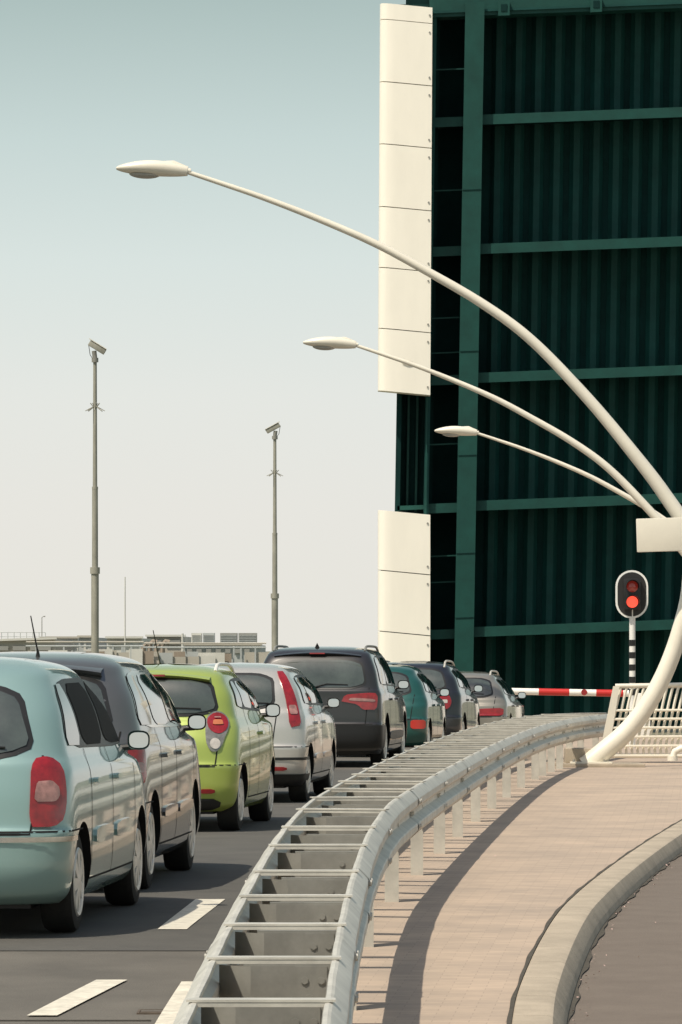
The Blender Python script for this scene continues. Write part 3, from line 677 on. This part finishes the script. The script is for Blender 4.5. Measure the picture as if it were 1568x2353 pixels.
for x in(1130,1342): 
    u=qb('bracket_box',M_green_l,x-12,x+14,4,38,D-.35,D-.1); qb('bracket_hatch',M_green_d,x-6,x+8,12,28,D-.37,D-.35,u)
for y in(157,435,728,808,1018,1275,1335): qb('brace_bar',M_green_l,975,1044,y-1.5,y+1.5,D+.35,D+.4)
qb('brace_bar',M_green_l,905,975,1156,1166,D+.1,D+.4)
qb('cable_conduit',M_green_l,968,971,905,1185,D-.12,D-.08)
qb('side_web',M_green_d,911,966,900,1180,D+.86,D+.88)
for x in(925,945): qb('stiffener',M_green_l,x,x+5,900,1180,D+.6,D+.855)
ys=[(6,42),(43.5,185),(187,328),(330,472),(474,612),(614,752),(754,896),(1171,1308),(1310,1448),(1450,1560),(1562,1690)]
def pan(y0,y1):
    prof_=[(986,.0),(900,.0),(884,.015),(874,.06),(868,.16),(866,.32),(866,.8),(986,.8)]
    rows=[]
    for y in(y0,y1):
        r_=[]
        for x,dd in prof_:
            xx=x+3+(1-min(1,y/900))*5; p=P(xx,y+(x-866)*.095,D-.75); p.y=D-.75+dd; r_.append(p)
        rows.append(r_)
    n=len(prof_); v=rows[0]+rows[1]; f=[(i,(i+1)%n,n+(i+1)%n,n+i) for i in range(n)]+[tuple(range(n)),tuple(range(n,2*n))[::-1]]
    return MB().add(v,f)
for y0,y1 in ys:
    p=pan(y0,y1).build('edge_panel',M_panel,br,ob_,smooth=True,angle=50)
    for yy in([y0+20,y1-18] if y1-y0>60 else [y0+18]):
        c=P(983+(1-min(1,yy/900))*5,yy+11,D-.76); MB().tube([c,c-Vector((0,.012,0))],.028,8).build('bolt',M_bolt,p,ob_)
qb('panel_backing',M_green_d,870,970,10,890,D+.08,D+.5,br,False); qb('panel_backing',M_green_d,870,970,1190,1690,D+.08,D+.5,br,False)
c=P(935,829,D-.78)
MB().add([c+Vector((-.17,0,.04)),c+Vector((.18,0,-.02)),c+Vector((.16,0,-.11)),c+Vector((.04,0,-.13)),c+Vector((-.12,0,-.07))],[(0,1,2,3,4)]).build('inspection_cover',M_cream,br,ob_)
# ---------------------------------------------------------------- camera masts
M_pole=mat('weathered_pole',(.32,.31,.26),.65,metal=.2,noise=.2,ns=4,stretch=(1,1,.3))
dC=151.0; s_=F/dC; bp=Vector(((219-CX)/s_,dC,zg(dC)))
cm=empty('camera_mast','taller galvanised camera mast at the left, its camera pointing down right','camera mast',bp,0,'camera masts beyond the queue')
zz=lambda y:H-(y-YH)/s_-bp.z
MB().tube([(0,0,0),(0,0,zz(1305))],.125,12).build('lower_pole',M_pole,cm,smooth=True)
MB().tube([(0,0,zz(1310)),(0,0,zz(1120))],[.10,.095],12).build('middle_pole',M_pole,cm,smooth=True)
MB().tube([(0,0,zz(1120)),(0,0,zz(830))],[.075,.06],12).build('upper_pole',M_pole,cm,smooth=True)
MB().tube([(0,0,zz(1318)),(0,0,zz(1303))],.16,12).build('collar',M_pole,cm,smooth=True)
MB().tube([(0,0,zz(1124)),(0,0,zz(1118))],.10,12).build('collar',M_pole,cm,smooth=True)
sp_=MB()
for k in range(8):
    a=k*math.pi/4; u=Vector((math.cos(a),math.sin(a),0)); sp_.tube([Vector((0,0,zz(932))),u*.32+Vector((0,0,zz(944)))],.014,5)
for k in range(8):
    a=k*math.pi/4+.3; u=Vector((math.cos(a),math.sin(a),0)); sp_.tube([Vector((0,0,zz(940))),u*.16+Vector((0,0,zz(926)))],.012,5)
sp_.build('climb_guard',M_pole,cm)
hd=MB().tube([(0,0,zz(832)),(0,0,zz(822))],.11,12).tube([(0,0,zz(824)),(-.03,0,zz(806))],.08,10).build('pan_head',M_galv_d,cm,smooth=True)
R_=Matrix.Rotation(.55,3,'Y')
ch=MB().box((.07,0,zz(798)),(.60,.20,.19),R_).build('camera_housing',M_pole,cm,bev=.02)
MB().box(Vector((.07,0,zz(798)))+R_@Vector((-.04,0,.11)),(.66,.25,.02),R_).build('sun_shield',M_cream,ch)
MB().tube([Vector((.07,0,zz(798)))+R_@Vector((-.3,0,-.05)),Vector((-.16,0,zz(815))),Vector((-.04,0,zz(828)))],.012,6).build('cable',M_black,ch)
c2=copytree(cm); c2.location=((632-CX)*205/F,205,zg(205)-.25); c2.rotation_euler=(0,0,math.pi); c2['label']='shorter camera mast in mid distance, its camera tilted towards the left'
sc=(H+(YH-985)*205/F-c2.location.z)/(H+(YH-800)*dC/F-bp.z); c2.scale=(1.15,1.15,sc)
# ---------------------------------------------------------------- factory skyline
def fm(n,c): return mat(n,c,.8,noise=.12,ns=.25)
FA=fm('hall_beige',(.43,.40,.34)); FB=fm('hall_grey',(.40,.42,.41)); FC=fm('hall_pale',(.56,.55,.50)); FD=fm('hall_dark',(.26,.26,.24)); FE=fm('duct_brown',(.28,.23,.18))  # distant haze is mixed into these pale hall colours
def hall(x0,x1,y0,d,m,label,roofm=None,ribs=True,depth=20,win=None,slope=0):
    a=P(x0,y0,d); b=P(x1,y0+slope,d); gz=zg(d); t=empty('factory_hall',label,'building',((a.x+b.x)/2,d,gz))
    og=t.location.copy()
    MB().prism([(a.x,d,gz),(b.x,d,gz),(b.x,d,b.z),(a.x,d,a.z)],(0,depth,0)).build('wall',m,t,og)
    MB().beam((a.x-.1,d-.1,a.z+.06),(b.x+.1,d-.1,b.z+.06),.4,.14).build('roof_edge',roofm or FC,t,og)
    if ribs:
        mb=MB(); x=a.x+.4
        while x<b.x: mb.box((x,d-.06,(gz+a.z-.3)/2),(.14,.1,a.z-.3-gz)); x+=.6
        mb.build('cladding_rib',FC if m is not FC else FB,t,og)
    for (wx0,wx1,wy0,wy1) in win or []:
        p=P(wx0,wy0,d-.1);q=P(wx1,wy1,d-.1); MB().box(((p.x+q.x)/2,d-.14,(p.z+q.z)/2),(q.x-p.x,.1,p.z-q.z)).build('window',FD,t,og)
    return t
hall(-60,128,1474,300,FA,'long beige factory hall at the far left of the skyline',FC,False,win=[(-20,20,1484,1494),(30,60,1484,1494),(70,118,1484,1494)],slope=-6)
hall(96,180,1466,322,FC,'pale factory hall just behind the beige one',FA,False,win=[(130,172,1478,1486)])
hall(182,216,1464,306,FB,'narrow grey factory block left of the tall camera mast',FA,True)
hall(246,326,1466,300,FC,'white ribbed factory hall right of the tall camera mast',FC,True,win=[(252,290,1474,1478)])
hall(338,424,1462,322,FA,'beige factory hall in the middle of the skyline',FC,False,win=[(345,372,1470,1480),(380,415,1470,1480)])
hall(424,600,1482,318,FB,'low grey factory hall beneath the row of cooling units',FA,False,win=[(430+22*i,442+22*i,1490,1500) for i in range(7)])
for k,(x0,x1,m) in enumerate(((441,464,FC),(467,494,FB),(507,546,FD),(549,591,FD))):
    a=P(x0,1454,320);b=P(x1,1480,320); t=empty('cooling_unit',['first and palest box unit on the factory roof, counted from the left','grey box unit on the factory roof, second from the left','dark slatted box unit on the factory roof, third from the left','dark slatted box unit on the factory roof, farthest right'][k],'cooling unit',((a.x+b.x)/2,320,b.z),0,'box units on the factory roof')
    MB().box((0,0,(a.z-b.z)/2),(b.x-a.x,1.5,a.z-b.z)).build('casing',m,t)
    for i in range(5): MB().box((0,-.77,.1+i*(a.z-b.z-.2)/5+.05),(b.x-a.x-.1,.04,.03)).build('louvre',FB if k>1 else FD,t)
def piperack(x0,x1,y,d,label,legs=8):
    a=P(x0,y,d);b=P(x1,y,d); t=empty('pipe_rack',label,'pipe rack',(a.x,d,zg(d))); og=t.location.copy()
    for i in range(2): MB().tube([(a.x,d+i*.3,a.z+i*.26),(b.x,d+i*.3,b.z+i*.26)],.05,6).build('pipe',[FB,FA][i],t,og)
    for i in range(legs):
        x=a.x+(b.x-a.x)*(i+random.uniform(-.45,.45))/(legs-1); wd=random.choice([.08,.10,.7,1.2,1.8]); h=random.uniform(-.5,.3) if wd<.5 else random.uniform(-.6,-.15)
        MB().box((x,d+.6+.17*i,(a.z+h+zg(d))/2),(wd,.10,a.z+h-zg(d))).build('support' if wd<.5 else 'cladding',random.choice([FB,FE,FA,FC]) if wd>.5 else FB,t,og)
piperack(60,330,1484,286,'long pipe rack running before the left factory halls',14)
piperack(330,612,1487,289,'long pipe rack running before the right factory halls',18)
a=P(-10,1460,305);b=P(105,1460,305); t=empty('roof_railing','thin steel walkway railing above the far left factory hall','railing',(a.x,305,a.z-.8)); og=t.location.copy()
for dz in(0,.28,.56): MB().tube([(a.x,305,a.z-.35+dz),(b.x,305,b.z-.35+dz)],.02,5).build('rail',FB,t,og)
for i in range(9): x=a.x+(b.x-a.x)*i/8; MB().tube([(x,305,a.z-.9),(x,305,a.z+.21)],.025,5).build('upright',FB,t,og)
a=P(97,1462,303); t=tag(MB().tube([a,a+Vector((0,0,1.25)),a+Vector((.1,0,1.32)),a+Vector((.22,0,1.32))],[.035,.03,.03,.06],6).build('roof_lamp',FD,org=a),'small lamp post on the railing of the far left hall','lamp')
for (x,y0,y1,r_,lb) in((288,1325,1500,.035,'tall thin white mast rising from the factory skyline'),(420,1455,1515,.07,'short pale pole standing before the beige factory hall')):
    a=P(x,y1,296); b=P(x,y0,296); a.z=zg(296); tag(MB().tube([a,b],[r_*1.6,r_],8).build('mast',FC,org=a,smooth=True),lb,'mast')
a=P(350,1500,294); t=empty('duct_stack','brown bundle of bent ducts beside the white ribbed factory hall','ducts',(a.x,294,zg(294))); og=t.location.copy()
for i,x in enumerate((330,345,360,374)):
    p=P(x,1500,294); q=P(x,1486-(i%2)*6,294); MB().tube([(p.x,294,zg(294)),q,q+Vector((.2,0,.18)),q+Vector((.45,0,.12))],.16,8).build('duct',FE,t,og,smooth=True)
# ---------------------------------------------------------------- world, sun, camera
to=Vector((-.44,-.44,1)).normalized(); el=math.asin(to.z); az=math.atan2(to.x,to.y)
w=bpy.data.worlds.new('World'); SC.world=w; w.use_nodes=True; nt=w.node_tree; nt.nodes.clear()
out=nt.nodes.new('ShaderNodeOutputWorld'); tc=nt.nodes.new('ShaderNodeTexCoord'); sp3=nt.nodes.new('ShaderNodeSeparateXYZ'); nt.links.new(tc.outputs['Generated'],sp3.inputs[0])
mr=nt.nodes.new('ShaderNodeMapRange'); mr.inputs['From Min'].default_value=0; mr.inputs['From Max'].default_value=.4; nt.links.new(sp3.outputs['Z'],mr.inputs['Value'])
rp=nt.nodes.new('ShaderNodeValToRGB'); nt.links.new(mr.outputs[0],rp.inputs[0]); cr=rp.color_ramp
st=[(0,(.80,.78,.715)),(.03,(.80,.79,.74)),(.055,(.78,.80,.76)),(.084,(.695,.77,.745)),(.11,(.575,.68,.665)),(.14,(.42,.53,.515)),(.3,(.31,.41,.41))]
cr.elements[0].position=0; cr.elements[0].color=(*st[0][1],1); cr.elements[1].position=st[-1][0]/.4; cr.elements[1].color=(*st[-1][1],1)
for p_,c_ in st[1:-1]: e=cr.elements.new(p_/.4); e.color=(*c_,1)
b1=nt.nodes.new('ShaderNodeBackground'); nt.links.new(rp.outputs[0],b1.inputs[0]); b1.inputs[1].default_value=1
sky=nt.nodes.new('ShaderNodeTexSky'); sky.sky_type='NISHITA'; sky.sun_disc=False; sky.sun_elevation=el; sky.sun_rotation=az; sky.dust_density=3
b2=nt.nodes.new('ShaderNodeBackground'); nt.links.new(sky.outputs[0],b2.inputs[0]); b2.inputs[1].default_value=.12
m2=nt.nodes.new('ShaderNodeMapRange'); m2.inputs['From Min'].default_value=.25; m2.inputs['From Max'].default_value=.9; nt.links.new(sp3.outputs['Z'],m2.inputs['Value'])
mx=nt.nodes.new('ShaderNodeMixShader'); nt.links.new(m2.outputs[0],mx.inputs[0]); nt.links.new(b1.outputs[0],mx.inputs[1]); nt.links.new(b2.outputs[0],mx.inputs[2]); nt.links.new(mx.outputs[0],out.inputs[0])
sl=bpy.data.lights.new('Sun','SUN'); sl.energy=4.5; sl.angle=math.radians(.6); sl.color=(1,.92,.78); so=bpy.data.objects.new('Sun',sl); COL.objects.link(so)
so.rotation_euler=(-to).to_track_quat('-Z','Y').to_euler(); so.location=(-20,-10,40)
cam=bpy.data.cameras.new('Camera'); co=bpy.data.objects.new('Camera',cam); COL.objects.link(co); SC.camera=co
co.location=(0,0,H); co.rotation_euler=(math.pi/2,0,0); cam.sensor_fit='VERTICAL'; cam.sensor_height=36; cam.lens=36*F/2352; cam.shift_y=(YH-1176)/2352; cam.clip_start=.5; cam.clip_end=30000
SC.view_settings.view_transform='Standard'; SC.view_settings.look='None'; SC.view_settings.exposure=0
